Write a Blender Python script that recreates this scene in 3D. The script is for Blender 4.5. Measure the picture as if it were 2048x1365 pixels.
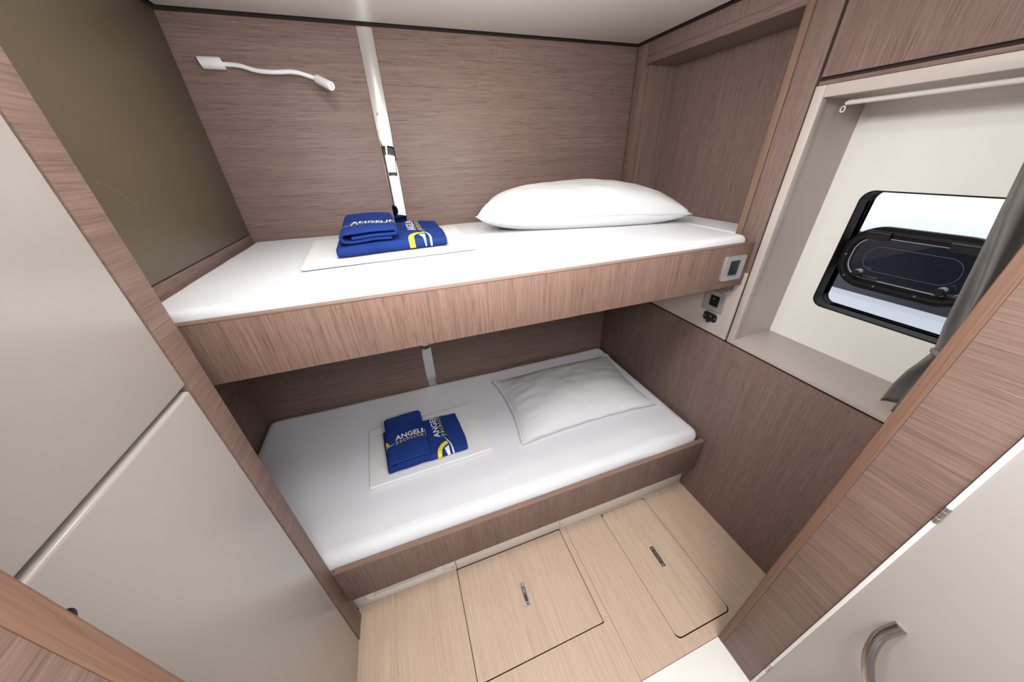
import bpy, bmesh, math, random
from mathutils import Vector, Matrix, noise as mnoise
random.seed(7)
S = bpy.context.scene
COL = S.collection
for o in list(bpy.data.objects): bpy.data.objects.remove(o, do_unlink=True)

# ------------------------------------------------------------------ camera, sky, lights, exposure
cam_d = bpy.data.cameras.new('camera'); cam = bpy.data.objects.new('camera', cam_d); COL.objects.link(cam)
cam_d.sensor_width = 36.0; cam_d.sensor_fit = 'HORIZONTAL'; cam_d.lens = 11.142
cam_d.clip_start = 0.02; cam_d.clip_end = 200
RX = Vector((0.94165742, -0.33524063, -0.02991686))     # camera right
DN = Vector((-0.19159776, -0.46084804, -0.86655028))    # camera down
FW = Vector((0.27671574, 0.8217255, -0.49819233))       # camera forward
M = Matrix.Identity(4)
for i in range(3):
    M[i][0] = RX[i]; M[i][1] = -DN[i]; M[i][2] = -FW[i]
M[0][3], M[1][3], M[2][3] = 0.0, 0.0, 1.5
cam.matrix_world = M
S.camera = cam

world = bpy.data.worlds.new('sky'); S.world = world; world.use_nodes = True
bg = world.node_tree.nodes['Background']
bg.inputs['Color'].default_value = (0.93, 0.96, 1.0, 1); bg.inputs['Strength'].default_value = 1.35

def lamp(name, kind, loc, energy, color, rot=(0, 0, 0), **kw):
    d = bpy.data.lights.new(name, kind); d.energy = energy; d.color = color
    for k, v in kw.items(): setattr(d, k, v)
    o = bpy.data.objects.new(name, d); COL.objects.link(o); o.location = loc; o.rotation_euler = rot
    return o
# two ceiling downlights over the berths and then fill lights added to brighten the cabin
lamp('downlight_lamp', 'AREA', (0.50, 0.69, 1.89), 1.7, (1.0, 0.97, 0.93), shape='DISK', size=0.05)
lamp('downlight_lamp', 'AREA', (-0.08, 0.86, 1.89), 2.4, (1.0, 0.97, 0.93), shape='DISK', size=0.05)
lamp('liner_fill', 'AREA', (0.0, 0.42, 1.86), 10.0, (1.0, 0.985, 0.975), rot=(0, math.radians(-52), 0), shape='DISK', size=0.26)  # added light, tilted to brighten the gelcoat panel round the window
lamp('ceiling_uplight_fill', 'AREA', (0.10, 0.10, 1.62), 6.5, (1.0, 0.99, 0.98), rot=(math.radians(130), 0, 0), shape='DISK', size=0.12, spread=math.radians(115))  # added uplight to brighten the ceiling, in place of a bounced flash
lamp('passage_fill', 'AREA', (0.20, -0.40, 1.90), 41.0, (1.0, 0.985, 0.985), rot=(math.radians(10), 0, 0), shape='RECTANGLE', size=1.0, size_y=0.7)  # added fill through the doorway, mainly for the lower bunk
lamp('rear_fill', 'AREA', (0.3, -1.55, 1.45), 2.5, (0.97, 0.98, 1.0), rot=(math.radians(90), 0, 0), shape='RECTANGLE', size=1.3, size_y=0.9)  # added weak fill from the passage end, tinted like daylight

S.view_settings.view_transform = 'Standard'; S.view_settings.look = 'None'
S.view_settings.gamma = 1.0; S.view_settings.use_curve_mapping = False
S.view_settings.exposure = 0.0

# ------------------------------------------------------------------ materials
def newmat(name):
    m = bpy.data.materials.new(name); m.use_nodes = True
    nt = m.node_tree; return m, nt, nt.nodes['Principled BSDF']
def node(nt, t, **kw):
    n = nt.nodes.new(t)
    for k, v in kw.items(): setattr(n, k, v)
    return n
def plain(name, col, rough=0.5, metal=0.0, spec=0.5, bump=None, mottled=0.0):
    m, nt, b = newmat(name)
    b.inputs['Base Color'].default_value = (*col, 1); b.inputs['Roughness'].default_value = rough
    b.inputs['Metallic'].default_value = metal; b.inputs['Specular IOR Level'].default_value = spec
    tc = node(nt, 'ShaderNodeTexCoord')
    if mottled:
        n = node(nt, 'ShaderNodeTexNoise'); n.inputs['Scale'].default_value = 6; n.inputs['Detail'].default_value = 4
        nt.links.new(tc.outputs['Object'], n.inputs['Vector'])
        r = node(nt, 'ShaderNodeMapRange'); r.inputs['From Min'].default_value = .3; r.inputs['From Max'].default_value = .7
        r.inputs['To Min'].default_value = 1 - mottled; r.inputs['To Max'].default_value = 1 + mottled * .5
        nt.links.new(n.outputs['Fac'], r.inputs['Value'])
        mx = node(nt, 'ShaderNodeVectorMath', operation='SCALE'); mx.inputs[0].default_value = col
        nt.links.new(r.outputs[0], mx.inputs['Scale']); nt.links.new(mx.outputs[0], b.inputs['Base Color'])
    if bump:
        sc, st, ds = bump
        n = node(nt, 'ShaderNodeTexNoise'); n.inputs['Scale'].default_value = sc; n.inputs['Detail'].default_value = 3
        nt.links.new(tc.outputs['Object'], n.inputs['Vector'])
        bp = node(nt, 'ShaderNodeBump'); bp.inputs['Strength'].default_value = st; bp.inputs['Distance'].default_value = ds
        nt.links.new(n.outputs['Fac'], bp.inputs['Height']); nt.links.new(bp.outputs['Normal'], b.inputs['Normal'])
    return m
def wood(name, axis, dark, mid, light, rough=0.5, fine=480.0, contrast=.68, wavy=0.0, offset=(0, 0, 0), pores=.42):
    m, nt, b = newmat(name)
    tc = node(nt, 'ShaderNodeTexCoord')
    ai = 'xyz'.index(axis)
    def layer(across, along, detail, dist=0.0):
        mp = node(nt, 'ShaderNodeMapping'); s = [across] * 3; s[ai] = along
        mp.inputs['Scale'].default_value = s; mp.inputs['Location'].default_value = offset
        nt.links.new(tc.outputs['Object'], mp.inputs['Vector'])
        n = node(nt, 'ShaderNodeTexNoise'); n.inputs['Scale'].default_value = 1; n.inputs['Detail'].default_value = detail
        n.inputs['Roughness'].default_value = .6; n.inputs['Distortion'].default_value = dist
        nt.links.new(mp.outputs[0], n.inputs['Vector']); return n.outputs['Fac']
    f1 = layer(fine, 5.0, 3); f2 = layer(fine * .28, 2.2, 4, wavy); f3 = layer(fine * .06, .9, 2, wavy)
    def math_(op, a, bb):
        n = node(nt, 'ShaderNodeMath', operation=op)
        for i, v in enumerate((a, bb)):
            if isinstance(v, float): n.inputs[i].default_value = v
            else: nt.links.new(v, n.inputs[i])
        return n.outputs[0]
    s = math_('ADD', math_('MULTIPLY', f1, .5), math_('ADD', math_('MULTIPLY', f2, .32), math_('MULTIPLY', f3, .18)))
    cr = node(nt, 'ShaderNodeValToRGB')
    w = .17 / contrast
    e = cr.color_ramp.elements; e[0].position = .5 - w; e[0].color = (*dark, 1); e[1].position = .5 + w; e[1].color = (*light, 1)
    k = e.new(.5); k.color = (*mid, 1)
    nt.links.new(s, cr.inputs['Fac'])
    # short open pores of the oak, darker than the ground
    f4 = layer(fine * 1.25, 15.0, 2)
    pr = node(nt, 'ShaderNodeMapRange'); pr.inputs['From Min'].default_value = .53; pr.inputs['From Max'].default_value = .68
    pr.inputs['To Min'].default_value = 1.04; pr.inputs['To Max'].default_value = 1.04 - pores
    nt.links.new(f4, pr.inputs['Value'])
    vm = node(nt, 'ShaderNodeVectorMath', operation='SCALE'); nt.links.new(cr.outputs['Color'], vm.inputs[0]); nt.links.new(pr.outputs[0], vm.inputs['Scale'])
    nt.links.new(vm.outputs[0], b.inputs['Base Color'])
    b.inputs['Roughness'].default_value = rough; b.inputs['Specular IOR Level'].default_value = .3
    bp = node(nt, 'ShaderNodeBump'); bp.inputs['Strength'].default_value = .25; bp.inputs['Distance'].default_value = .0006
    nt.links.new(s, bp.inputs['Height']); nt.links.new(bp.outputs['Normal'], b.inputs['Normal'])
    return m
WD, WM, WL = (.112, .072, .060), (.190, .127, .108), (.265, .186, .162)
wood_x = wood('oak_veneer_along_x', 'x', WD, WM, WL)
wood_y = wood('oak_veneer_along_y', 'y', WD, WM, WL)
wood_z = wood('oak_veneer_along_z', 'z', WD, WM, WL)
FD, FM, FL_ = (.145, .085, .065), (.245, .156, .122), (.34, .23, .185)
lit_front_z = wood('lit_oak_along_z', 'z', FD, FM, FL_, fine=420, contrast=.85)  # same oak as the veneer; stronger light on the upper board put into colour
lip_x = wood('solid_lipping_along_x', 'x', (.16, .10, .075), (.235, .152, .118), (.31, .21, .165), pores=.15)
lip_y = wood('solid_lipping_along_y', 'y', (.17, .09, .06), (.25, .145, .10), (.32, .20, .14), pores=.15)
lip_z = wood('solid_lipping_along_z', 'z', (.115, .062, .042), (.168, .093, .064), (.22, .128, .09), contrast=.8, pores=.15)
post_y = wood('post_edge_grain', 'y', (.12, .075, .060), (.195, .128, .105), (.265, .182, .153), fine=330, contrast=.8, wavy=.4, pores=.25)
oak_floor = wood('pale_oak_floor', 'y', (.385, .275, .20), (.485, .365, .275), (.565, .445, .35), pores=-.15, rough=.5, fine=380, contrast=.7, wavy=.5)
white_lacquer = plain('beige_white_lacquer', (.41, .38, .355), rough=.28, spec=.6)
door_lacquer = plain('door_lacquer', (.43, .41, .395), rough=.3, spec=.5)
taupe = plain('taupe_lacquer', (.47, .415, .38), rough=.38, spec=.5)
cream = plain('cream_gelcoat', (.86, .86, .82), rough=.35)
bronze = plain('bronze_brown_panel', (.118, .092, .058), rough=.38, spec=.6, bump=(400, .05, .0004))
vinyl = plain('ceiling_vinyl', (.86, .83, .77), rough=.42, bump=(30, .05, .002))
kick_white = plain('kick_white', (.70, .67, .62), rough=.4)
thresh_white = plain('threshold_white', (.80, .79, .76), rough=.35, mottled=.06)
shadow_gap = plain('dark_joint', (.018, .010, .008), rough=.8)
cotton = plain('white_cotton', (.67, .676, .695), rough=.85, spec=.15, bump=(28, .18, .006))
sheet_fab = plain('white_sheet', (.725, .738, .77), rough=.9, spec=.1, bump=(900, .12, .0006))
lin_fab = plain('folded_linen', (.74, .742, .752), rough=.85, spec=.15, bump=(40, .25, .004))
terry = plain('blue_terry', (.018, .048, .235), rough=.95, spec=.1, bump=(800, .9, .0022), mottled=.18)
print_white = plain('print_white', (.80, .81, .82), rough=.9, spec=.1, bump=(1200, .3, .0005))
print_yellow = plain('print_yellow', (.76, .66, .05), rough=.9, spec=.1, bump=(1200, .3, .0005))
chrome = plain('chrome', (.80, .80, .80), rough=.12, metal=1)
steel = plain('brushed_steel', (.50, .50, .50), rough=.3, metal=1)
mirror_m = plain('mirror', (.90, .91, .90), rough=.015, metal=1)
silver = plain('silver_frame', (.52, .52, .53), rough=.35, metal=.55)
black_pl = plain('black_plastic', (.012, .012, .014), rough=.35)
dark_blue_pl = plain('dark_switch', (.012, .014, .022), rough=.25)
rubber = plain('black_rubber', (.006, .006, .008), rough=.6, spec=.2)
white_pl = plain('white_plastic', (.80, .80, .79), rough=.35)
grey_cloth = plain('grey_curtain', (.20, .192, .186), rough=.9, spec=.1, bump=(900, .25, .0006))
navy = plain('navy_gelcoat', (.035, .038, .055), rough=.3)
hull_white = plain('hull_white', (.80, .81, .90), rough=.3)
def glass_mat(name, tint, gloss, rough=.0):
    m = bpy.data.materials.new(name); m.use_nodes = True; nt = m.node_tree
    for n in list(nt.nodes):
        if n.type != 'OUTPUT_MATERIAL': nt.nodes.remove(n)
    out = [n for n in nt.nodes if n.type == 'OUTPUT_MATERIAL'][0]
    t = node(nt, 'ShaderNodeBsdfTransparent'); t.inputs['Color'].default_value = (*tint, 1)
    g = node(nt, 'ShaderNodeBsdfGlossy'); g.inputs['Roughness'].default_value = rough
    mx = node(nt, 'ShaderNodeMixShader'); mx.inputs['Fac'].default_value = gloss
    nt.links.new(t.outputs[0], mx.inputs[1]); nt.links.new(g.outputs[0], mx.inputs[2]); nt.links.new(mx.outputs[0], out.inputs['Surface'])
    return m
glass = glass_mat('window_glass', (.97, .98, .98), .04)
acrylic = glass_mat('tinted_acrylic', (.55, .57, .62), .06, .02)
acrylic_edge = plain('acrylic_edge', (.42, .43, .47), rough=.2)
def emit(name, col, s):
    m, nt, b = newmat(name)
    b.inputs['Emission Color'].default_value = (*col, 1); b.inputs['Emission Strength'].default_value = s
    b.inputs['Base Color'].default_value = (*col, 1); return m
lens_glow = emit('warm_led', (1.0, .86, .66), 14)
spot_glow = emit('white_led', (1.0, .95, .88), 6)

# ------------------------------------------------------------------ helpers
def root(name, loc, label=None, cat=None, group=None, kind=None):
    o = bpy.data.objects.new(name, None); COL.objects.link(o); o.location = loc; o.empty_display_size = .05
    tag(o, label, cat, group, kind); return o
def tag(o, label=None, cat=None, group=None, kind=None):
    if label: o['label'] = label
    if cat: o['category'] = cat
    if group: o['group'] = group
    if kind: o['kind'] = kind
    return o
def wloc(o):
    v = Vector((0, 0, 0))
    while o is not None: v = v + o.location; o = o.parent
    return v
def link(name, me, mat, parent=None, base=None, smooth=None):
    """mesh given in world coordinates -> object, origin at base (or the parent's origin)"""
    org = wloc(parent) if parent else Vector(base if base is not None else (0, 0, 0))
    me.transform(Matrix.Translation(-org))
    if mat: me.materials.append(mat)
    if smooth is not None:
        me.polygons.foreach_set('use_smooth', [True] * len(me.polygons))
        me.set_sharp_from_angle(angle=math.radians(smooth))
    me.update()
    o = bpy.data.objects.new(name, me); COL.objects.link(o)
    if parent: o.parent = parent
    else: o.location = org
    return o
def bm_mesh(bm, name='m'):
    bmesh.ops.recalc_face_normals(bm, faces=bm.faces)
    me = bpy.data.meshes.new(name); bm.to_mesh(me); bm.free(); return me
def add_box(bm, lo, hi, bev=0.0, seg=2):
    tmp = bmesh.new()
    r = bmesh.ops.create_cube(tmp, size=1.0)
    for v in tmp.verts: v.co = Vector([lo[i] + (v.co[i] + .5) * (hi[i] - lo[i]) for i in range(3)])
    if bev > 0: bmesh.ops.bevel(tmp, geom=list(tmp.edges), offset=bev, segments=seg, affect='EDGES', profile=.5)
    t = bpy.data.meshes.new('t'); tmp.to_mesh(t); tmp.free(); bm.from_mesh(t); bpy.data.meshes.remove(t)
def box(name, lo, hi, mat, parent=None, bev=0.001, seg=2, base=None, smooth=30):
    bm = bmesh.new(); add_box(bm, lo, hi, bev, seg)
    b = base if base is not None else ((lo[0]+hi[0])/2, (lo[1]+hi[1])/2, lo[2])
    return link(name, bm_mesh(bm), mat, parent, b, smooth if bev else None)
def boxes(name, lst, mat, parent=None, bev=0.001, base=(0, 0, 0)):
    bm = bmesh.new()
    for lo, hi in lst: add_box(bm, lo, hi, bev)
    return link(name, bm_mesh(bm), mat, parent, base, 30)
def frame_of(d):
    d = Vector(d).normalized(); up = Vector((0, 0, 1)) if abs(d.z) < .95 else Vector((1, 0, 0))
    a = d.cross(up).normalized(); return a, a.cross(d).normalized()
def add_tube(bm, pts, radii, n=16, caps=True):
    pts = [Vector(p) for p in pts]
    if not isinstance(radii, (list, tuple)): radii = [radii] * len(pts)
    rings = []; a = None
    for i, p in enumerate(pts):
        d = (pts[min(i+1, len(pts)-1)] - pts[max(i-1, 0)]).normalized()
        if a is None: a, b = frame_of(d)
        else: a = (a - d * a.dot(d)).normalized(); b = a.cross(d)
        rings.append([bm.verts.new(p + radii[i] * (math.cos(t) * a + math.sin(t) * b)) for t in [2*math.pi*k/n for k in range(n)]])
    for r0, r1 in zip(rings, rings[1:]):
        for k in range(n): bm.faces.new((r0[k], r0[(k+1) % n], r1[(k+1) % n], r1[k]))
    if caps: bm.faces.new(rings[0]); bm.faces.new(rings[-1])
def tube(name, pts, radii, mat, parent=None, n=16, base=None):
    bm = bmesh.new(); add_tube(bm, pts, radii, n)
    return link(name, bm_mesh(bm), mat, parent, base if base is not None else pts[0], 40)
def spline(pts, per=10):
    pts = [Vector(p) for p in pts]; P = [2*pts[0]-pts[1]] + pts + [2*pts[-1]-pts[-2]]; out = []
    for i in range(1, len(P)-2):
        for k in range(per):
            t = k/per
            out.append(.5*((2*P[i]) + (P[i+1]-P[i-1])*t + (2*P[i-1]-5*P[i]+4*P[i+1]-P[i+2])*t*t + (3*P[i]-P[i-1]-3*P[i+1]+P[i+2])*t**3))
    out.append(pts[-1]); return out
def rrect(w, h, r, n=8):
    """rounded rectangle outline (ccw) about the origin"""
    out = []
    for cx, cy, a0 in ((w/2-r, h/2-r, 0), (-w/2+r, h/2-r, 90), (-w/2+r, -h/2+r, 180), (w/2-r, -h/2+r, 270)):
        for k in range(n+1):
            a = math.radians(a0 + 90*k/n); out.append((cx + r*math.cos(a), cy + r*math.sin(a)))
    return out
def add_plate(bm, outline, place, depth, bev=0.0):
    """closed outline (2D) extruded by depth; place(u,v,d)->world"""
    n = len(outline)
    if bev > 0:
        cx = sum(p[0] for p in outline)/n; cy = sum(p[1] for p in outline)/n
        def inset(p, k):
            L = math.hypot(p[0]-cx, p[1]-cy) or 1; return (p[0]-(p[0]-cx)/L*k, p[1]-(p[1]-cy)/L*k)
        levels = [(outline, 0), (outline, depth-bev), ([inset(p, bev) for p in outline], depth)]
    else: levels = [(outline, 0), (outline, depth)]
    rings = [[bm.verts.new(place(u, v, d)) for u, v in o] for o, d in levels]
    for a, b in zip(rings, rings[1:]):
        for k in range(n): bm.faces.new((a[k], a[(k+1) % n], b[(k+1) % n], b[k]))
    bm.faces.new(rings[0]); bm.faces.new(rings[-1])
def plate(name, outline, place, depth, mat, parent=None, bev=0.0, base=None):
    bm = bmesh.new(); add_plate(bm, outline, place, depth, bev)
    return link(name, bm_mesh(bm), mat, parent, base if base is not None else place(0, 0, 0), 35)
def add_ring(bm, outer, inner, place, d0, d1):
    """flat ring between two outlines of equal count, thickness d0..d1"""
    n = len(outer)
    R = [[bm.verts.new(place(u, v, d)) for u, v in o] for o, d in ((outer, d0), (outer, d1), (inner, d1), (inner, d0))]
    for i in range(4):
        a, b = R[i], R[(i+1) % 4]
        for k in range(n): bm.faces.new((a[k], a[(k+1) % n], b[(k+1) % n], b[k]))
def ring(name, outer, inner, place, d0, d1, mat, parent=None, base=None):
    bm = bmesh.new(); add_ring(bm, outer, inner, place, d0, d1)
    return link(name, bm_mesh(bm), mat, parent, base if base is not None else place(0, 0, 0), 35)
circ = lambda r, n=20: [(r*math.cos(2*math.pi*k/n), r*math.sin(2*math.pi*k/n)) for k in range(n)]

# ------------------------------------------------------------------ setting: floor
YB, XR, ZC, ZW = 1.547, 1.15, 1.914, 1.9068
floor = box('floor', (-1.0, -1.6, -.06), (1.25, 1.6, -.012), shadow_gap, bev=0, base=(0, 0, -.06)); tag(floor, kind='structure')
def floor_piece(name, outline_pts, parent, z0=-.012, z1=0.0, mat=None):
    bm = bmesh.new(); add_plate(bm, outline_pts, lambda u, v, d: Vector((u, v, z0 + d)), z1 - z0, .0012)
    return link(name, bm_mesh(bm), mat or oak_floor, parent, (0, 0, 0), 35)
def quad(x0, y0, x1, y1): return [(x0, y0), (x1, y0), (x1, y1), (x0, y1)]
def quad_r(x0, y0, x1, y1, r, n=5):
    return [(p[0] + (x0+x1)/2, p[1] + (y0+y1)/2) for p in rrect(x1-x0, y1-y0, r, n)]
G = .0012
H1 = (-.034, .370, .446, .7335); H2 = (.665, .238, .911, .727)
def cut_panel(name, x0, x1, h, r):
    # one board with a notch for its hatch; the notch has rounded inner corners
    a0, b0, a1 = h[0]-G, h[1]-G, h[2]+G
    nose = [(a0, .198), (a1, .198), (a1, b0+r)] + [(a1-r + r*math.cos(math.radians(-18*k)), b0+r + r*math.sin(math.radians(-18*k))) for k in range(1, 5)]
    nose += [(a1-r, b0), (a0+r, b0)] + [(a0+r + r*math.cos(math.radians(270-18*k)), b0+r + r*math.sin(math.radians(270-18*k))) for k in range(1, 5)] + [(a0, b0+r)]
    bm = bmesh.new()
    pl = lambda u, v, d: Vector((u, v, -.012 + d))
    add_plate(bm, quad(x0, .198, a0, .735), pl, .012); add_plate(bm, quad(a1, .198, x1, .735), pl, .012)
    n0 = len(bm.faces); add_plate(bm, nose, pl, .012)
    bmesh.ops.triangulate(bm, faces=[f for f in bm.faces if len(f.verts) > 4], ngon_method='EAR_CLIP')
    bmesh.ops.remove_doubles(bm, verts=bm.verts, dist=1e-5)
    return link(name, bm_mesh(bm), oak_floor, floor, (0, 0, 0))
cut_panel('floor_panel', -.42, .4738, H1, .005)
cut_panel('floor_panel', .475, XR, H2, .018)
box('floor_panel', (H2[0]-G, H2[3], -.012), (H2[2]+G, .7352, 0), oak_floor, floor, bev=0)
floor_piece('threshold_plate', quad(-.30, .06, .84, .1965), floor, z1=.002, mat=thresh_white)
floor_piece('floor_panel', quad(-1.0, -1.6, 1.25, .058), floor)
def flush_handle(parent, cx, cy, ang):
    """recessed folding pull: base plate, pull bar and two screws"""
    c, s = math.cos(ang), math.sin(ang)
    def pl(u, v, d): return Vector((cx + u*c - v*s, cy + u*s + v*c, .0004 + d))
    h = ring('flush_handle', rrect(.019, .082, .002, 3), rrect(.0115, .052, .001, 3), pl, 0, .0022, steel, parent)
    tag(h, 'shiny steel flush lifting handle')
    plate('recess', rrect(.0115, .052, .001, 3), pl, .0004, black_pl, h)
    bm = bmesh.new(); add_plate(bm, rrect(.0065, .046, .001, 3), lambda u, v, d: pl(u, v, d + .0006), .0016, .0005)
    link('pull_bar', bm_mesh(bm), chrome, h, None, 35)
    for e in (-1, 1):
        plate('screw', circ(.0038, 12), lambda u, v, d, e=e: pl(u, v + e*.0335, d + .0022), .0006, chrome, h, .0003)
def hatch(rect, label, corner, hx, hy, ang):
    x0, y0, x1, y1 = rect
    r = root('floor_hatch', ((x0+x1)/2, (y0+y1)/2, -.0118), label, 'hatch')
    bm = bmesh.new(); add_plate(bm, quad_r(x0+G, y0+G, x1-G, y1-G, corner), lambda u, v, d: Vector((u, v, -.0118 + d)), .0120, .0012)
    link('hatch_panel', bm_mesh(bm), oak_floor, r, None, 35)
    flush_handle(r, hx, hy, ang)
hatch(H1, 'wide pale oak floor hatch, left of the two, with a steel flush handle', .004, .2035, .553, math.radians(-1))
hatch(H2, 'narrow pale oak floor hatch with rounded corners beside the right wall', .018, .787, .4825, math.radians(-1))

# ------------------------------------------------------------------ setting: back wall
wb = box('wall_back', (-.95, YB+.012, 0), (1.45, YB+.05, 2.0), shadow_gap, bev=0); tag(wb, kind='structure')
box('wall_panel', (-.90, YB, .02), (.0015, YB+.012, ZW), wood_x, wb)
box('wall_panel', (.0545, YB, .02), (XR-.001, YB+.012, ZW), wood_x, wb)
ms = root('mirror_strip', (.028, YB+.006, .2), 'narrow vertical mirror strip set between the two back wall panels', 'mirror')
box('mirror_glass', (.0022, YB+.001, .2), (.0538, YB+.008, ZW), mirror_m, ms, bev=.0008)
box('mirror_backing', (.0022, YB+.008, .2), (.0538, YB+.0118, ZW), black_pl, ms, bev=0)

# ------------------------------------------------------------------ setting: left wall behind the bunks
wl = root('wall_left', (-.60, 1.1, 0), kind='structure')
box('bronze_panel', (-.56, .694, 1.277), (-.54, YB, ZW), bronze, wl, bev=.0012)
box('wood_ledge', (-.562, .694, 1.03), (-.538, YB, 1.274), wood_y, wl, bev=.0012)
box('ledge_underside', (-.82, .694, 1.02), (-.562, YB, 1.05), wood_y, wl, bev=0)
box('lower_panel', (-.815, .694, 0), (-.795, YB, 1.02), wood_y, wl, bev=0)
box('outer_panel', (-.86, .10, 0), (-.82, 1.6, 2.0), shadow_gap, wl, bev=0)

scr = plain('scratch_pale', (.24, .20, .15), .5)
tube('scratch', spline([(-.5398, .921, 1.489), (-.5398, .947, 1.480), (-.5398, .974, 1.466), (-.5398, .996, 1.449), (-.5398, 1.009, 1.432)], 5), [.0001] + [.0005]*19 + [.0001], scr, wl, 6)
tube('scratch', [(.115, YB, 1.834), (.121, YB, 1.813), (.128, YB, 1.787)], [.0002, .0006, .0002], scr, wb, 6)

# ------------------------------------------------------------------ setting: right wall with niche and window recess
wr = root('wall_right', (XR, .9, 0), kind='structure')
T = .02
box('lower_panel', (XR, .10, 0), (XR+T, YB, .839), wood_z, wr)
box('dark_joint', (XR+.006, .10, .8385), (XR+T, YB, .8475), shadow_gap, wr, bev=0)
op = box('outlet_panel', (XR, .757, .847), (XR+T, YB, 1.121), taupe, wr, bev=.0012); tag(op, 'taupe lacquered strip below the upper bunk')
box('dark_joint', (XR+.006, .745, .84), (XR+T, .758, 1.93), shadow_gap, wr, bev=0)
box('stile', (XR, .7535, 1.122), (XR+T, .8225, ZW), wood_z, wr)
niche_lip = wood('niche_lipping', 'z', (.125, .075, .053), (.185, .113, .082), (.245, .155, .115), contrast=.8, pores=.15)
box('niche_trim', (XR-.004, .8235, 1.122), (XR+T, .846, ZW), niche_lip, wr, bev=.002)
box('niche_trim', (XR-.002, .847, 1.835), (XR+T, 1.4765, 1.861), wood_y, wr, bev=.0015)
box('niche_edge', (XR-.001, 1.4755, 1.122), (XR+T, 1.4790, 1.861), niche_lip, wr, bev=.0008)
box('wall_panel', (XR, 1.4795, 1.122), (XR+T, YB, ZW), wood_z, wr)
box('wall_panel', (XR, .8465, 1.8615), (XR+T, 1.4790, ZW), wood_z, wr)
box('wall_panel', (XR, .8465, 1.1215), (XR+T, 1.4790, 1.2), wood_z, wr)
box('niche_back', (1.315, .80, 1.18), (1.33, 1.50, 1.90), wood_z, wr, bev=0)
box('niche_side', (XR+T, 1.4765, 1.18), (1.316, 1.49, 1.90), wood_z, wr, bev=0)
box('niche_side', (XR+T, .832, 1.18), (1.316, .8455, 1.90), wood_z, wr, bev=0)
box('niche_top', (XR+T, .8455, 1.836), (1.316, 1.4765, 1.85), wood_y, wr, bev=0)
box('niche_floor', (XR+T, .8455, 1.188), (1.316, 1.4765, 1.2), wood_y, wr, bev=0)
box('locker_panel', (XR-.002, .10, 1.664), (XR+T, .7435, ZW), wood_z, wr, bev=.0012)
box('dark_joint', (XR+.008, .10, 1.654), (XR+T, .747, 1.666), shadow_gap, wr, bev=0)
box('wood_strip', (XR, .10, 1.6465), (XR+T, .7455, 1.6555), wood_y, wr, bev=.0006)
box('dark_joint', (XR+.006, .10, 1.895), (XR+.012, YB, 1.93), shadow_gap, wr, bev=0)
box('wall_core', (1.34, .745, 0), (1.37, 1.6, 2.0), shadow_gap, wr, bev=0)
box('wall_core', (XR+T, .10, 0), (1.37, .745, .80), shadow_gap, wr, bev=0)
box('wall_core', (XR+T, .10, 1.70), (1.37, .745, 2.0), shadow_gap, wr, bev=0)

# window: lining, sill, gelcoat panel with a rounded cut-out, rubber reveal, pane and an opening port
w1 = root('window_1', (1.25, .45, .86), kind='structure')
box('frame_jamb', (XR-.003, .722, .848), (XR+T, .7475, 1.6455), taupe, w1, bev=.0015)
box('frame_head', (XR-.003, .10, 1.618), (XR+T, .7215, 1.6455), taupe, w1, bev=.0015)
box('sill', (XR-.004, .10, .848), (1.352, .7475, .8665), taupe, w1, bev=.002)
box('lining_side', (XR+T-.001, .728, .86), (1.352, .742, 1.63), taupe, w1, bev=0)
box('lining_head', (XR+T-.001, .10, 1.6185), (1.352, .728, 1.635), taupe, w1, bev=0)
XL = 1.35
WY0, WY1, WZ0, WZ1 = .22, .640, 1.017, 1.388
wcy, wcz = (WY0+WY1)/2, (WZ0+WZ1)/2
NR = 8
hole = [(-u + wcy, v + wcz) for u, v in rrect(WY1-WY0, WZ1-WZ0, .032, NR)]
# outer outline with matching count: project the hole points to the panel's rectangle
def to_rect(p):
    y0, y1, z0, z1 = .10, .7285, .8665, 1.6185
    dy, dz = p[0]-wcy, p[1]-wcz
    k = 1e9
    if dy > 1e-9: k = min(k, (y1-wcy)/dy)
    if dy < -1e-9: k = min(k, (y0-wcy)/dy)
    if dz > 1e-9: k = min(k, (z1-wcz)/dz)
    if dz < -1e-9: k = min(k, (z0-wcz)/dz)
    return (wcy+dy*k, wcz+dz*k)
outer = [to_rect(p) for p in hole]
def snap(poly, corners):      # put the nearest outline point on each corner
    for c in corners:
        i = min(range(len(poly)), key=lambda j: (poly[j][0]-c[0])**2 + (poly[j][1]-c[1])**2); poly[i] = c
snap(outer, [(.10, .8665), (.10, 1.6185), (.7285, .8665), (.7285, 1.6185)])
plx = lambda u, v, d: Vector((XL + d, u, v))
o = ring('liner_panel', outer, hole, plx, 0, .012, cream, w1, base=(XL, .4, .9)); tag(o, 'cream gelcoat panel around the pane')
inner_r = [(-u + wcy, v + wcz) for u, v in rrect(WY1-WY0-.008, WZ1-WZ0-.008, .029, NR)]
hole2 = [(-u + wcy, v + wcz) for u, v in rrect(WY1-WY0+.02, WZ1-WZ0+.02, .036, NR)]
bm = bmesh.new(); add_ring(bm, hole, inner_r, plx, .0005, .075); 
link('rubber_reveal', bm_mesh(bm), rubber, w1, None, 35)
ring('outer_flange', hole2, inner_r, plx, .04, .075, rubber, w1)
plate('pane', [(-u + wcy, v + wcz) for u, v in rrect(WY1-WY0-.01, WZ1-WZ0-.01, .028, NR)], lambda u, v, d: plx(u, v, d + .052), .004, glass, w1)
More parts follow.
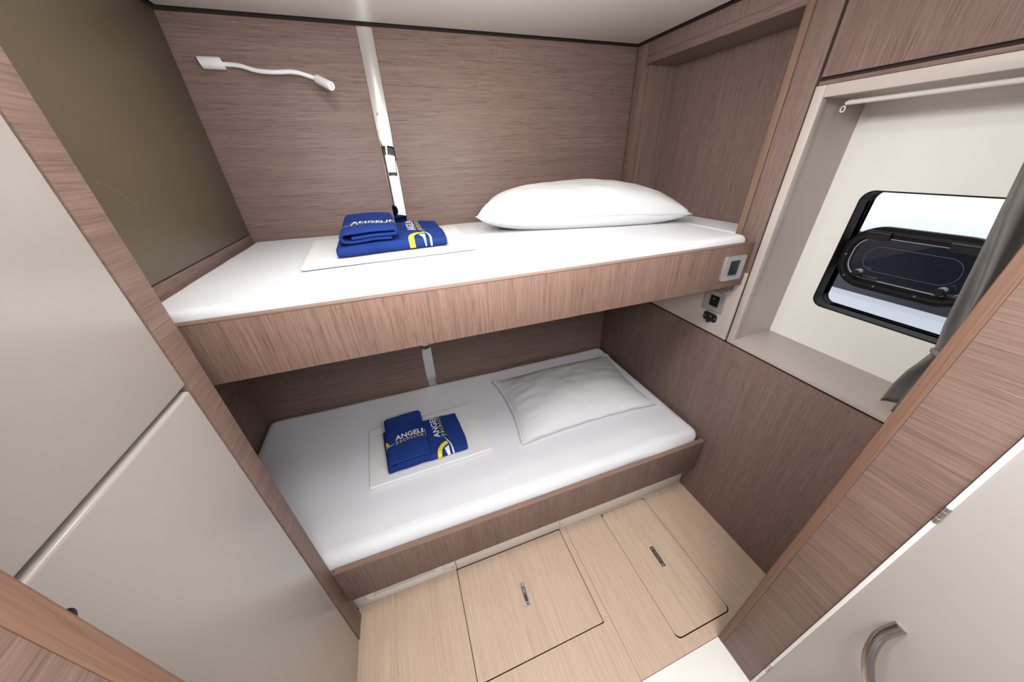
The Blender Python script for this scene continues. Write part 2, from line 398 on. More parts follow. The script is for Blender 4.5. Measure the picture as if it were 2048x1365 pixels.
# opening port fixed on the pane
PY, PZ = .473, 1.1965
XP = 1.386
plp = lambda u, v, d: Vector((XP + d, PY - u, PZ + v))
pf = ring('port_frame', rrect(.325, .187, .082, 10), rrect(.270, .124, .050, 10), plp, -.004, .014, rubber, w1, base=(XP, PY, PZ)); tag(pf, 'black rubber edged opening port on the pane')
ring('port_bead', rrect(.305, .167, .072, 10), rrect(.288, .148, .063, 10), plp, -.009, -.004, black_pl, pf)
bm = bmesh.new(); add_plate(bm, rrect(.270, .124, .05, 10), plp, .004)
link('clear_lid', bm_mesh(bm), acrylic, pf, None, 35)
ring('lid_ring', rrect(.272, .126, .05, 10), rrect(.2685, .1225, .049, 10), plp, -.005, -.001, acrylic_edge, pf)
ring('lid_ring', rrect(.205, .074, .034, 10), rrect(.2035, .0725, .033, 10), plp, -.0012, -.0004, plain('ring_reflection', (.16, .165, .19), .3), pf)  # faint ring reflection in the lid, modelled as a pale line
for u0 in (-.092, .087):
    bm = bmesh.new(); c = plp(u0, .0695, 0)
    add_box(bm, (c.x-.016, c.y-.029, c.z-.014), (c.x-.002, c.y+.029, c.z+.013), .004, 3)
    add_tube(bm, [(c.x-.013, c.y-.029, c.z+.006), (c.x-.013, c.y+.029, c.z+.006)], .006, 12)
    link('hinge', bm_mesh(bm), black_pl, pf, None, 35)
for u0 in (-.092, .093):
    c = plp(u0, -.046, 0)
    bm = bmesh.new(); add_tube(bm, [(c.x-.002, c.y, c.z), (c.x-.012, c.y, c.z), (c.x-.014, c.y, c.z), (c.x-.030, c.y, c.z), (c.x-.032, c.y, c.z)], [.006, .006, .0105, .0105, .008], 18)
    add_box(bm, (c.x-.012, c.y-.048, c.z-.014), (c.x-.004, c.y-.006, c.z-.006), .002)
    link('latch_knob', bm_mesh(bm), black_pl, pf, None, 35)
    bm = bmesh.new(); add_tube(bm, [(c.x-.014, c.y-.001, c.z+.004), (c.x-.026, c.y-.001, c.z+.004)], [.009, .009], 16)
    link('latch_cap', bm_mesh(bm), acrylic_edge, pf, None, 35)
for u0, v0 in ((-.126, -.0655), (-.044, -.0775), (.05, -.0775), (-.147, .0)):
    plate('screw', circ(.0034, 12), lambda u, v, d, a=u0, b=v0: plp(u+a, v+b, -.009 - d), .0012, steel, pf, .0004)

# ------------------------------------------------------------------ setting: ceiling
ce = box('ceiling', (-1.0, -1.7, 1.93), (1.45, 1.65, 1.99), shadow_gap, bev=0, base=(0, 0, 1.93)); tag(ce, kind='structure')
box('ceiling_panel', (-.532, .62, ZC), (XR-.009, YB-.009, 1.93), vinyl, ce, bev=.006, seg=3)
box('ceiling_panel', (-.80, .20, ZC+.002), (XR-.009, .608, 1.93), vinyl, ce, bev=.006, seg=3)
def downlight(x, y, label):
    r = root('ceiling_light', (x, y, ZC), label, 'light', 'downlights over the bunks')
    pl = lambda u, v, d: Vector((x+u, y+v, ZC - d))
    ring('light_ring', circ(.045, 28), circ(.034, 28), pl, 0, .006, chrome, r)
    plate('light_lens', circ(.034, 28), pl, .002, spot_glow, r)
downlight(.50, .69, 'small round recessed ceiling downlight nearer the doorway')
downlight(-.08, .86, 'small round recessed ceiling downlight over the upper bunk')

# ------------------------------------------------------------------ doorway wall and passage behind the camera
wf = root('wall_front', (0, .14, 0), kind='structure')
box('wall_panel', (.86, .08, 0), (1.34, .18, 2.0), wood_z, wf, bev=0)
box('wall_panel', (-.86, .085, 0), (-.32, .18, 2.0), wood_z, wf, bev=0)
box('wall_panel', (-.86, .10, 1.93), (1.34, .18, 2.4), vinyl, wf, bev=0)
pa = root('wall_passage', (0, -1.2, 0), kind='structure')
box('side_panel', (-1.04, -1.7, 0), (-1.0, .085, 2.4), door_lacquer, pa, bev=0)
box('side_panel', (1.28, -1.7, 0), (1.32, .08, 2.4), door_lacquer, pa, bev=0)
box('end_panel', (-1.0, -1.70, 0), (1.28, -1.66, .95), door_lacquer, pa, bev=0)
box('side_panel', (-1.0, -1.70, .95), (-.6, -1.66, 2.4), door_lacquer, pa, bev=0)
bpy.data.objects['ceiling'].scale = (1, 1, 1)

# right jamb: rounded solid lipping, veneered reveal; leans very slightly towards the passage
LEAN = -.0105
def lean(o):
    w = wloc(o)
    for v in o.data.vertices: v.co.y += LEAN * (v.co.z + w.z)
    return o
t1 = root('trim_1', (.83, .14, 0), kind='structure')
lean(box('jamb_lipping', (.800, .1765, .002), (.845, .197, 1.93), lip_z, t1, bev=.003, seg=3))
lean(box('jamb_reveal', (.8015, .0775, .002), (.845, .1765, 1.93), post_y, t1, bev=.0005))
t2 = root('trim_2', (-.29, .14, 0), kind='structure')
box('jamb_lipping', (-.305, .1765, .002), (-.262, .197, 1.93), lip_z, t2, bev=.003, seg=3)
box('jamb_reveal', (-.305, .0775, .002), (-.2635, .1765, 1.93), post_y, t2, bev=.0005)

# open door leaf at the right
d1 = root('door_1', (.82, .07, .012), kind='structure')
lean(box('door_leaf', (.800, -.62, .012), (.838, .0700, 1.90), door_lacquer, d1, bev=.002))
e_ = lean(box('door_edge', (.7975, .0690, .012), (.838, .0765, 1.90), plain('edge_white', (.86, .85, .83), .35), d1, bev=.0015)); tag(e_, 'bright white edge band')
for z0 in (.155, .94):
    bm = bmesh.new(); yy = .0725 + LEAN*z0
    add_tube(bm, [(.7984, yy, z0-.020), (.7984, yy, z0+.020)], .0036, 14)
    add_box(bm, (.7978, yy-.004, z0-.020), (.7992, yy+.004, z0+.020), .0004)
    for k in (-.009, .009): add_tube(bm, [(.7984, yy, z0+k-.001), (.7984, yy, z0+k+.001)], .0042, 14)
    link('hinge', bm_mesh(bm), steel, d1, None, 35)
hp = spline([(.800, -.004, .664), (.783, .002, .628), (.766, -.003, .598), (.756, -.013, .570), (.750, -.030, .538), (.750, -.052, .508), (.760, -.078, .482), (.782, -.098, .466), (.800, -.106, .460)], 8)
hd = tube('door_handle', hp, [.010]*len(hp), plain('satin_nickel', (.42, .40, .375), .28, 1), d1); tag(hd, 'chrome bow handle')

# ------------------------------------------------------------------ wardrobe at the left
wa = root('wardrobe', (-.43, .4, 0), 'beige white lacquered wardrobe front with a brown wood edge post, at left', 'wardrobe')
box('edge_post', (-.45, .6325, 0), (-.4095, .6905, ZW), post_y, wa, bev=.0015)
ud = box('upper_door', (-.435, .198, 1.1640), (-.4105, .6305, ZW), white_lacquer, wa, bev=.003, seg=3)
ld = box('lower_door', (-.435, .198, .004), (-.4105, .6305, 1.1535), white_lacquer, wa, bev=.006, seg=4)
box('carcass', (-.80, .198, 0), (-.437, .632, ZW), shadow_gap, wa, bev=0)
kb = bmesh.new(); add_tube(kb, [(-.411, .290, 1.100), (-.405, .290, 1.100), (-.404, .290, 1.100), (-.398, .290, 1.100), (-.397, .290, 1.100)], [.008, .008, .011, .011, .009], 20)
o = link('latch_knob', bm_mesh(kb), black_pl, ld, None, 35); tag(o, 'small dark push latch')

# ------------------------------------------------------------------ bunks
def rounded_slab(name, lo, hi, rad, mat, parent=None, nx=60, ny=30, wob=0.0, label=None, base=None, extra=None):
    """mattress: dense rounded box whose faces carry soft waves"""
    bm = bmesh.new()
    cx = [(lo[i]+hi[i])/2 for i in range(3)]; h = [(hi[i]-lo[i])/2 for i in range(3)]
    bmesh.ops.create_cube(bm, size=2.0)
    for v in bm.verts: v.co = Vector([v.co[i]*h[i] for i in range(3)])
    def cut(axis, n, half):
        for k in range(1, n):
            p = -half + 2*half*k/n
            bmesh.ops.bisect_plane(bm, geom=list(bm.verts)+list(bm.edges)+list(bm.faces), plane_co=[p if i == axis else 0 for i in range(3)], plane_no=[1 if i == axis else 0 for i in range(3)])
    cut(0, nx, h[0]); cut(1, ny, h[1])
    for a in (0, 1, 2):
        for s in (-1, 1):
            for f in (.25, .6, 1.0):
                p = s*(h[a]-rad*f*1.001)
                bmesh.ops.bisect_plane(bm, geom=list(bm.verts)+list(bm.edges)+list(bm.faces), plane_co=[p if i == a else 0 for i in range(3)], plane_no=[1 if i == a else 0 for i in range(3)])
    for v in bm.verts:
        q = Vector([max(-(h[i]-rad), min(h[i]-rad, v.co[i])) for i in range(3)])
        d = v.co - q
        if d.length > 1e-7:
            ax = [abs(d[i]) for i in range(3)]; m_ = max(ax)
            # keep cube-surface offsets on a sphere of radius rad
            d = d.normalized()*rad*min(1.0, m_/rad if m_ < rad*.999 else 1.0)
        v.co = q + d
        w = Vector(cx) + v.co
        if wob:
            n_ = mnoise.noise(w*Vector((5, 5, 5)).x*1.0)*wob + mnoise.noise(w*17)*wob*.3
            v.co.z += n_ if v.co.z > 0 else 0
            v.co.y += n_*.5
        if extra: v.co += extra(w)
        v.co += Vector(cx)
    b = base or (cx[0], cx[1], lo[2])
    return link(name, bm_mesh(bm), mat, parent, b, 60)

ub = root('upper_bunk', (.34, 1.15, 1.06), 'upper bunk berth with a tall brown oak front board', 'bunk')
box('front_board', (-.53, .767, 1.0765), (XR-.002, .787, 1.2235), lit_front_z, ub, bev=.0012)
box('board_lipping', (-.53, .7668, 1.2235), (XR-.002, .7872, 1.2275), lip_x, ub, bev=.0012)
box('base_panel', (-.53, .787, 1.078), (XR-.002, 1.546, 1.10), wood_x, ub, bev=.001)
box('support_block', (XR-.029, .788, 1.046), (XR-.001, .86, 1.0775), wood_y, ub, bev=.002)
def um_extra(w): return Vector((0, 0, 0))
um = rounded_slab('mattress', (-.536, .788, 1.102), (1.143, 1.545, 1.249), .022, sheet_fab, None, 70, 34, .0022, base=(.3, 1.16, 1.102))
tag(um, 'white sheeted mattress lying on the upper bunk', 'mattress')
fil = rounded_slab('niche_cushion', (1.1505, .849, 1.2015), (1.313, 1.4745, 1.2455), .010, sheet_fab, None, 10, 30, .0012)
tag(fil, 'narrow white cushion filling the wall niche beside the upper mattress', 'cushion')

lb = root('lower_bunk', (.34, 1.13, 0), 'lower bunk berth with a brown oak front board and white kick panels', 'bunk')
box('front_board', (-.405, .686, .163), (XR-.004, .706, .345), wood_z, lb, bev=.0012)
box('board_lipping', (-.405, .6858, .345), (XR-.004, .7062, .3505), lip_x, lb, bev=.0015)
box('end_filler', (-.45, .6915, .0), (-.4085, .708, .345), wood_z, lb, bev=.001)
box('base_panel', (-.79, .735, .17), (XR-.002, 1.546, .19), wood_x, lb, bev=0)
for x0, x1 in ((-.45, -.0345), (-.0325, .4485), (.4505, XR-.001)):
    k_ = box('kick_panel', (x0, .735, .0005), (x1, .75, .17), kick_white, lb, bev=.0008)
    for xs in ((x1-.012,) if x0 < -.1 else (x0+.012,) if x0 > .2 else ()):
        plate('screw', circ(.0028, 10), lambda u, v, d, xs=xs: Vector((xs+u, .735-d, .028+v)), .0006, black_pl, k_)
pk = lambda u, v, d: Vector((-.232+u, .735-d, .085+v))
ac = ring('access_cover', rrect(.296, .120, .022, 6), rrect(.236, .076, .008, 6), pk, 0, .0022, kick_white, lb); tag(ac, 'rounded white access cover')
ring('cover_groove', rrect(.2995, .1235, .0235, 6), rrect(.296, .120, .022, 6), pk, 0, .0008, plain('joint_brown', (.30, .22, .17), .7), ac)
plate('finger_pocket', rrect(.236, .076, .008, 6), pk, .0005, plain('pocket_shade', (.52, .52, .52), .5), ac)  # shading inside the recess, put into the grey colour
plate('screw', circ(.002, 10), lambda u, v, d: pk(-.118+u, -.034+v, d+.0022), .0006, black_pl, ac)
def lm_extra(w):
    f = max(0.0, 1 - abs(w.y - .735)/.09) * (1 if w.z > .25 else 0)
    dz = 0.0; dy = 0.0
    # a slack fold of the sheet along the front edge near the right end
    for (xa, xb, amp, ph) in ((.70, 1.13, .006, 0.0), (.15, .62, .0025, .4)):
        if xa < w.x < xb:
            t = (w.x-xa)/(xb-xa); env = math.sin(math.pi*t)
            dy += -amp*env*math.sin(10*(w.z-.30)/.1 + 5*t + ph)*f
    dz += .0015*math.sin(w.x*34 + 8*w.y)*f
    return Vector((0, dy, dz))
lm = rounded_slab('mattress', (-.792, .709, .192), (1.143, 1.545, .393), .042, sheet_fab, None, 90, 40, .0022, base=(.2, 1.13, .192), extra=lm_extra)
tag(lm, 'white sheeted mattress lying on the lower bunk', 'mattress')

# ------------------------------------------------------------------ pillows
def pillow(name, corners, zt, zb, label, flange=.0, seed=0, group='pillows on the bunks', pinch=.05, puff=.5, zf=0.0):
    """corners FL, FR, BR, BL of the seam; zt above / zb below the seam plane"""
    FLc, FRc, BRc, BLc = [Vector(c) for c in corners]
    nx, ny = 64, 44
    bm = bmesh.new(); top = []; bot = []
    off = Vector((seed*7.3, 0, 0))
    for j in range(ny+1):
        rt, rb = [], []
        for i in range(nx+1):
            u, v = 2*i/nx - 1, 2*j/ny - 1
            a, b = (u+1)/2, (v+1)/2
            uu = u*(1 - pinch*(1 - v*v)*abs(u)**3); vv = v*(1 - pinch*1.2*(1 - u*u)*abs(v)**3)
            a2, b2 = (uu+1)/2, (vv+1)/2
            p = (FLc*(1-a2) + FRc*a2)*(1-b2) + (BLc*(1-a2) + BRc*a2)*b2
            e = (1-abs(u)**2.4)*(1-abs(v)**2.2)
            e = max(0, e)**puff
            cx = min(1, 4*(1-abs(u)))*1.0
            # gathers running in from the seams, strongest near the ends
            w1_ = math.sin(v*26 + 3*mnoise.noise(Vector((u*2, v*4, seed))))*max(0, abs(u)-.55)*.013*(1-abs(u))*4
            w2_ = math.sin(u*34 + 4*mnoise.noise(Vector((u*3, v*2, seed+5))))*max(0, abs(v)-.6)*.006*(1-abs(v))*4
            lump = mnoise.noise(Vector((u*1.7, v*1.7, seed+2)))*.012*e + mnoise.noise(Vector((u*5, v*5, seed+9)))*.004*e
            rt.append(bm.verts.new(p + Vector((0, 0, zt*e + (w1_+w2_)*.6*e**.5 + lump + .0012))))
            if 0 < i < nx and 0 < j < ny: q_ = p - Vector((0, 0, zb*e + .0012)); q_.z = max(q_.z, zf); rb.append(bm.verts.new(q_))
            else: rb.append(rt[-1])
        top.append(rt); bot.append(rb)
    for j in range(ny):
        for i in range(nx):
            bm.faces.new((top[j][i], top[j][i+1], top[j+1][i+1], top[j+1][i]))
            q = (bot[j][i], bot[j+1][i], bot[j+1][i+1], bot[j][i+1])
            if len(set(q)) == 4:
                try: bm.faces.new(q)
                except ValueError: pass
    edge = [top[0][i].co.copy() for i in range(nx+1)] + [top[j][nx].co.copy() for j in range(1, ny+1)] + [top[ny][i].co.copy() for i in range(nx-1, -1, -1)] + [top[j][0].co.copy() for j in range(ny-1, 0, -1)]
    c = (FLc+FRc+BRc+BLc)/4
    r = root(name, (c.x, c.y, zf), label, 'pillow', group)
    link('pillow_cover', bm_mesh(bm), cotton, r, None, 60)
    # flat hem all round the seam
    bm = bmesh.new(); n = len(edge); rings = []
    for k, (dr, dz) in enumerate(((-.004, .0022), (.0015+flange, .0012), (.0015+flange, -.0012), (-.004, -.0022))):
        rr = []
        for i, e in enumerate(edge):
            d = Vector((e.x-c.x, e.y-c.y, 0)); 
            tv = edge[(i+1) % n]-edge[i-1]; nrm = Vector((tv.y, -tv.x, 0)); nrm = nrm.normalized() if nrm.length > 0 else d.normalized()
            wv = .0015*math.sin(i*.55+seed) + .002*mnoise.noise(e*30)
            rr.append(bm.verts.new(e + nrm*dr + Vector((0, 0, dz + wv*(1 if dr > 0 else 0)))))
        rings.append(rr)
    for k in range(4):
        a, b = rings[k], rings[(k+1) % 4]
        for i in range(n): bm.faces.new((a[i], a[(i+1) % n], b[(i+1) % n], b[i]))
    link('hem', bm_mesh(bm), cotton, r, None, 60)
    return r
pillow('pillow', [(.283, 1.205, 1.318), (1.125, 1.035, 1.288), (1.20, 1.45, 1.296), (.40, 1.50, 1.300)], .112, .075, 'plump white pillow lying on the upper bunk', flange=.001, seed=1, pinch=.05, puff=.42, zf=1.2515)
pillow('pillow', [(.345, .925, .412), (1.055, .925, .412), (1.10, 1.40, .412), (.352, 1.40, .412)], .088, .016, 'flatter white pillow lying on the lower bunk', flange=.004, seed=4, pinch=.07, puff=.78, zf=.397)

# ------------------------------------------------------------------ folded linen and towels
class Ribbon:
    """thick cloth folded along a 2-D path and extruded across; outer skin can be printed on"""
    def __init__(self, path, thick, w0, w1, place, wob=.002, seed=0):
        self.t = thick; self.w0, self.w1 = w0, w1; self.place = place; self.wob = wob; self.seed = seed
        pts = [Vector(p) for p in path]; self.p = [pts[0]]; self.s = [0.0]
        for q in pts[1:]:
            L = (q - self.p[-1]).length; n = max(1, int(L/.004))
            a = self.p[-1].copy()
            for k in range(1, n+1):
                self.p.append(a.lerp(q, k/n)); self.s.append(self.s[-1] + L/n)
        self.L = self.s[-1]
    def nrm(self, i):
        d = self.p[min(i+1, len(self.p)-1)] - self.p[max(i-1, 0)]
        d.normalize(); return Vector((-d.y, d.x))
    def pt(self, i, w, off):
        n = self.nrm(i); q = self.p[i] + n*off
        W = self.place(q.x, w, q.y)
        k = mnoise.noise(Vector((W.x*14+self.seed, W.y*14, W.z*20)))*self.wob
        return W + Vector((k*.6, k*.5, k))
    def surf(self, s, w, off):
        s = max(0, min(self.L-1e-6, s)); lo = 0
        import bisect
        i = min(len(self.p)-2, max(0, bisect.bisect_right(self.s, s)-1))
        f = (s - self.s[i])/max(1e-9, self.s[i+1]-self.s[i])
        return self.pt(i, w, off).lerp(self.pt(i+1, w, off), f)
    def mesh(self):
        bm = bmesh.new(); t = self.t/2; n = len(self.p)
        W = self.w1-self.w0; nw = max(4, int(abs(W)/.008))
        sl = [(0, .35), (.002, .75), (.006, 1.0)] + [(abs(W)*k/nw, 1.0) for k in range(1, nw)] + [(abs(W)-.006, 1.0), (abs(W)-.002, .75), (abs(W), .35)]
        rings = []
        for d, k in sl:
            w = self.w0 + math.copysign(d, W)
            r = [bm.verts.new(self.pt(i, w, t*k)) for i in range(n)]
            e = (self.p[-1]-self.p[-2]).normalized()
            q = self.p[-1] + e*t*.8*k; r.append(bm.verts.new(self.place(q.x, w, q.y)))
            r += [bm.verts.new(self.pt(i, w, -t*k)) for i in range(n-1, -1, -1)]
            e = (self.p[0]-self.p[1]).normalized()
            q = self.p[0] + e*t*.8*k; r.append(bm.verts.new(self.place(q.x, w, q.y)))
            rings.append(r)
        m = len(rings[0])
        for a, b in zip(rings, rings[1:]):
            for k in range(m): bm.faces.new((a[k], a[(k+1) % m], b[(k+1) % m], b[k]))
        for r in (rings[0], rings[-1]):      # end strips between the two skins
            for k in range(n-1): bm.faces.new((r[k], r[k+1], r[m-3-k], r[m-2-k]) if False else (r[k], r[k+1], r[2*n-1-k], r[2*n-k]))
            bm.faces.new((r[n-1], r[n], r[n+1])); bm.faces.new((r[0], r[2*n], r[2*n+1]))
        return bm_mesh(bm)
def arc(cx, cz, r, a0, a1, n=9):
    return [(cx + r*math.cos(math.radians(a0+(a1-a0)*k/n)), cz + r*math.sin(math.radians(a0+(a1-a0)*k/n))) for k in range(n+1)]

def text_tris(body, width, height_of, bold, spacing):
    """outline text as a flat mesh scaled to the wanted width; cap/x height from the font scale in y"""
    cu = bpy.data.curves.new('t', 'FONT'); cu.body = body; cu.size = 1; cu.offset = bold; cu.space_character = spacing; cu.resolution_u = 3
    ob = bpy.data.objects.new('t', cu); COL.objects.link(ob)
    dg = bpy.context.evaluated_depsgraph_get()
    me = bpy.data.meshes.new_from_object(ob.evaluated_get(dg)); bpy.data.objects.remove(ob); bpy.data.curves.remove(cu)
    xs = [v.co.x for v in me.vertices]; ys = [v.co.y for v in me.vertices]
    x0, x1 = min(xs), max(xs); sx = width/(x1-x0); sy = height_of/.729
    for v in me.vertices: v.co = Vector(((v.co.x-x0)*sx, v.co.y*sy, 0))
    return me
def flat_poly(pts):
    bm = bmesh.new(); bm.faces.new([bm.verts.new((x, y, 0)) for x, y in pts]); 
    bmesh.ops.triangulate(bm, faces=bm.faces); me = bpy.data.meshes.new('p'); bm.to_mesh(me); bm.free(); return me
def band(outer, inner):
    bm = bmesh.new(); a = [bm.verts.new((*p, 0)) for p in outer]; b = [bm.verts.new((*p, 0)) for p in inner]
    for k in range(len(a)-1): bm.faces.new((a[k], a[k+1], b[k+1], b[k]))
    me = bpy.data.meshes.new('p'); bm.to_mesh(me); bm.free(); return me
def drape(name, flats, fn, mat, parent, step=.0028):
    """flats: (mesh, dx, dy); fn(px,py)->world point just above the cloth, or None where the cloth ends"""
    bm = bmesh.new()
    for me, dx, dy in flats:
        t = me.copy(); t.transform(Matrix.Translation((dx, dy, 0))); bm.from_mesh(t); bpy.data.meshes.remove(t)
    xs = [v.co.x for v in bm.verts]; ys = [v.co.y for v in bm.verts]
    for ax, lo, hi in ((0, min(xs), max(xs)), (1, min(ys), max(ys))):
        k = lo + step
        while k < hi:
            bmesh.ops.bisect_plane(bm, geom=list(bm.verts)+list(bm.edges)+list(bm.faces), plane_co=[k if i == ax else 0 for i in range(3)], plane_no=[1 if i == ax else 0 for i in range(3)])
            k += step
    for i, (lo, hi) in enumerate(fn.lim):
        for p, sg in ((lo, -1), (hi, 1)):
            bmesh.ops.bisect_plane(bm, geom=list(bm.verts)+list(bm.edges)+list(bm.faces), plane_co=[p if k == i else 0 for k in range(3)], plane_no=[sg if k == i else 0 for k in range(3)], clear_outer=True)
    if not bm.verts: bm.free(); return None
    for v in bm.verts: v.co = fn(v.co.x, v.co.y)
    me = bpy.data.meshes.new(name); bm.to_mesh(me); bm.free()
    return link(name, me, mat, parent, None)
TXT_A = text_tris('ANGELINA', .178, .0265, .018, 1.02)
TXT_Y = text_tris('yachtcharter', .180, .0215, .0, 1.25)
R_ = .056
def arcp(r, a0, a1, n=24, cx=0, cy=0, sq=1.0): return [(cx + r*math.cos(math.radians(a0+(a1-a0)*k/n)), cy + sq*r*math.sin(math.radians(a0+(a1-a0)*k/n))) for k in range(n+1)]
LOGO_Y = band(arcp(R_, 178, 6), arcp(R_*.70, 178, 6))
sail_a = arcp(R_*.64, 6, 100, 12)
LOGO_S = flat_poly([(-.020, .004)] + [(R_*.60, .004)] + [(R_*.55*math.cos(t), R_*.62*math.sin(t)) for t in (.25, .5, .75)] + [(.010, .016)])
LOGO_W = band([(-.06+.142*k/20, -.002 - .008*math.sin(math.pi*k/20) + .016*(k/20)**2.5) for k in range(21)],
              [(-.06+.142*k/20, -.004 - .0125*math.sin(math.pi*k/20) + .0175*(k/20)**2.5) for k in range(21)])
def prints(fn, parent):
    drape('lettering', [(TXT_A, .083, .026)], fn, print_white, parent)
    drape('lettering', [(TXT_Y, .083, .0055)], fn, print_yellow, parent)
    drape('emblem_arc', [(LOGO_Y, 0, 0)], fn, print_yellow, parent)
    drape('emblem_sail', [(LOGO_S, 0, 0)], fn, print_white, parent)
    drape('emblem_wave', [(LOGO_W, 0, 0)], fn, print_white, parent)

def linen(name, quadpts, z0, label, seed, H=.013):
    """folded white sheet: four thin layers, folds at the front"""
    (x00, y00), (x10, y10), (x11, y11), (x01, y01) = quadpts      # front-left, front-right, back-right, back-left
    t = .0030; r = .0016
    path = [(.985, t/2)] + [(.03, t/2)] + arc(.012, t/2+.0048, .0048, -90, -270, 8) + [(.97, t/2+.0096)] 
    path2 = [(.99, t/2+.0033), (.05, t/2+.0033)] + arc(.03, t/2+.0048, .0016, -90, -270, 6) + [(.96, t/2+.0064)]
    def pl(a, w, z):
        # a: 0 front .. 1 back in fold units; w: 0..1 across
        x = (x00*(1-w) + x10*w)*(1-a) + (x01*(1-w) + x11*w)*a; y = (y00*(1-w) + y10*w)*(1-a) + (y01*(1-w) + y11*w)*a
        return Vector((x, y, z0 + z))
    dep = (Vector((x01, y01)) - Vector((x00, y00))).length; wid = (Vector((x10, y10)) - Vector((x00, y00))).length
    r0 = root(name, ((x00+x11)/2, (y00+y11)/2, z0), label, 'linen', 'folded linen under the towels')
    for pth, wa_, wb_, nm in ((path, 0, 1, 'outer_fold'), (path2, .004, .985, 'inner_fold')):
        pm = [(p[0]*dep if True else 0, p[1]) for p in pth]
        rb = Ribbon(pm, t, wa_*wid, wb_*wid, lambda a, w, z: pl(a/dep, w/wid, z), wob=.0008, seed=seed)
        link(nm, rb.mesh(), lin_fab, r0, None, 50)
    return r0

def bottom_towel(quadpts, z0, H, label, seed, px, py0, su=1.25):
    """bath towel folded over at the front; its print runs away from the viewer"""
    (x00, y00), (x10, y10), (x11, y11), (x01, y01) = quadpts
    t = H*.46; r = (H-t)/2
    dep = (Vector((x01, y01)) - Vector((x00, y00))).length; wid = (Vector((x10, y10)) - Vector((x00, y00))).length
    path = [(dep, t/2), (r+t/2, t/2)] + arc(r+t/2, t/2+r, r, -90, -270, 9) + [(dep-.006, H-t/2)]
    def pl(a, w, z):
        A, W = a/dep, w/wid
        x = (x00*(1-W) + x10*W)*(1-A) + (x01*(1-W) + x11*W)*A; y = (y00*(1-W) + y10*W)*(1-A) + (y01*(1-W) + y11*W)*A
        x += .010*math.sin(A*5.0)*max(0, W-.6)
        sag = (z/H)*(-.006*max(0, W-.72)/.28 - .003*max(0, .15-W)/.15)
        return Vector((x, y, z0 + z + sag))
    rb = Ribbon(path, t, 0, wid, pl, wob=.0032, seed=seed)
    c = ((x00+x10+x11+x01)/4, (y00+y10+y11+y01)/4, z0)
    r0 = root('bath_towel', c, label, 'towel', 'larger folded towels')
    link('towel_cloth', rb.mesh(), terry, r0, None, 60)
    s_top0 = (dep-(r+t/2)) + math.pi*r                    # arc length where the flat top begins
    y_front = r + t/2
    def fn(u, v):       # u runs away from the viewer, v (letters' up) runs to the left
        return rb.surf(s_top0 + (u*su + py0 - y_front), px - v, t/2 + .0019)
    fn.lim = (((y_front - py0 - math.pi*r*.72)/su, (rb.L - .004 - s_top0 + y_front - py0)/su), (px - wid + .003, px - .003))
    prints(fn, r0)
    return r0, rb
def top_towel(x0, x1, y0, y1, z0, H, label, seed, tx, ty, skew=0.0, rise=.2, su=.90):
    """smaller towel rolled into a flat fold; the layers show at its front end"""
    t = .0095; r = (H-t)/2; r2 = H*.5 - .0105
    path = [(x1-x0-.022, t/2 + .001), (r+t/2, t/2)] + arc(r+t/2, t/2+r, r, -90, -270, 12) + [((x1-x0)*.5, H-t/2+.001)]
    path += [(x1-x0-r2-t/2, H-t/2)] + arc(x1-x0-r2-t/2, H-t/2-r2, r2, 90, -90, 10) + [(x1-x0-.05, H-t/2-2*r2-.001), (.034, H-t/2-2*r2 - .001)]
    ytop = y1-y0
    def pl(a, w, z):
        return Vector((x0 + a + skew*w, y0 + w + .004*math.sin(a*30+seed), z0 + z*(1 + rise*min(1, w/ytop*1.15)) - .003*math.sin(w/ytop*3.1)*(z/H)))
    rb = Ribbon(path, t, 0, ytop, pl, wob=.0030, seed=seed)
    r0 = root('hand_towel', ((x0+x1)/2, (y0+y1)/2, z0), label, 'towel', 'smaller folded towels')
    link('towel_cloth', rb.mesh(), terry, r0, None, 60)
    L0 = (x1-x0-.022) - (r+t/2) + math.pi*r
    def fn(u, v):
        a = u*su + tx                     # distance from the towel's left extent along the flat top
        return rb.surf(L0 + a - (r+t/2), v + ty, t/2 + .0019)
    Lr = L0 + (x1-x0-r2-t/2) - (r+t/2) + math.pi*r2*.8
    fn.lim = ((((r+t/2) - math.pi*r*.72 - tx)/su, (Lr - L0 + r + t/2 - tx)/su), (.004 - ty, ytop - .004 - ty))
    prints(fn, r0)
    return r0
# upper bunk
ZU = 1.2515
linen('folded_linen', [(-.262, .985), (.225, 1.005), (.235, 1.43), (-.290, 1.36)], ZU, 'flat folded white linen under the towels on the upper bunk', 3)
bottom_towel([(-.172, 1.022), (.146, 1.045), (.162, 1.40), (-.190, 1.375)], ZU+.0150, .031, 'larger folded blue towel on the upper bunk, under the small one', 11, .258, .014, su=1.42)
top_towel(-.158, .004, 1.042, 1.315, ZU+.0150+.0340, .034, 'smaller blue towel folded on top of the upper bunk stack', 17, -.044, .072, skew=-.03, rise=.38)
# lower bunk
ZL = .3955
linen('folded_linen', [(-.289, .930), (.214, .948), (.196, 1.281), (-.303, 1.270)], ZL, 'flat folded white linen under the towels on the lower bunk', 8)
bottom_towel([(-.215, .962), (.112, .975), (.104, 1.208), (-.236, 1.195)], ZL+.0145, .030, 'larger folded blue towel on the lower bunk, under the small one', 23, .254, -.008, su=1.24)
top_towel(-.207, -.043, .957, 1.226, ZL+.0145+.0330, .038, 'smaller blue towel folded on top of the lower bunk stack', 29, -.035, .094, skew=-.06, rise=.1, su=.92)

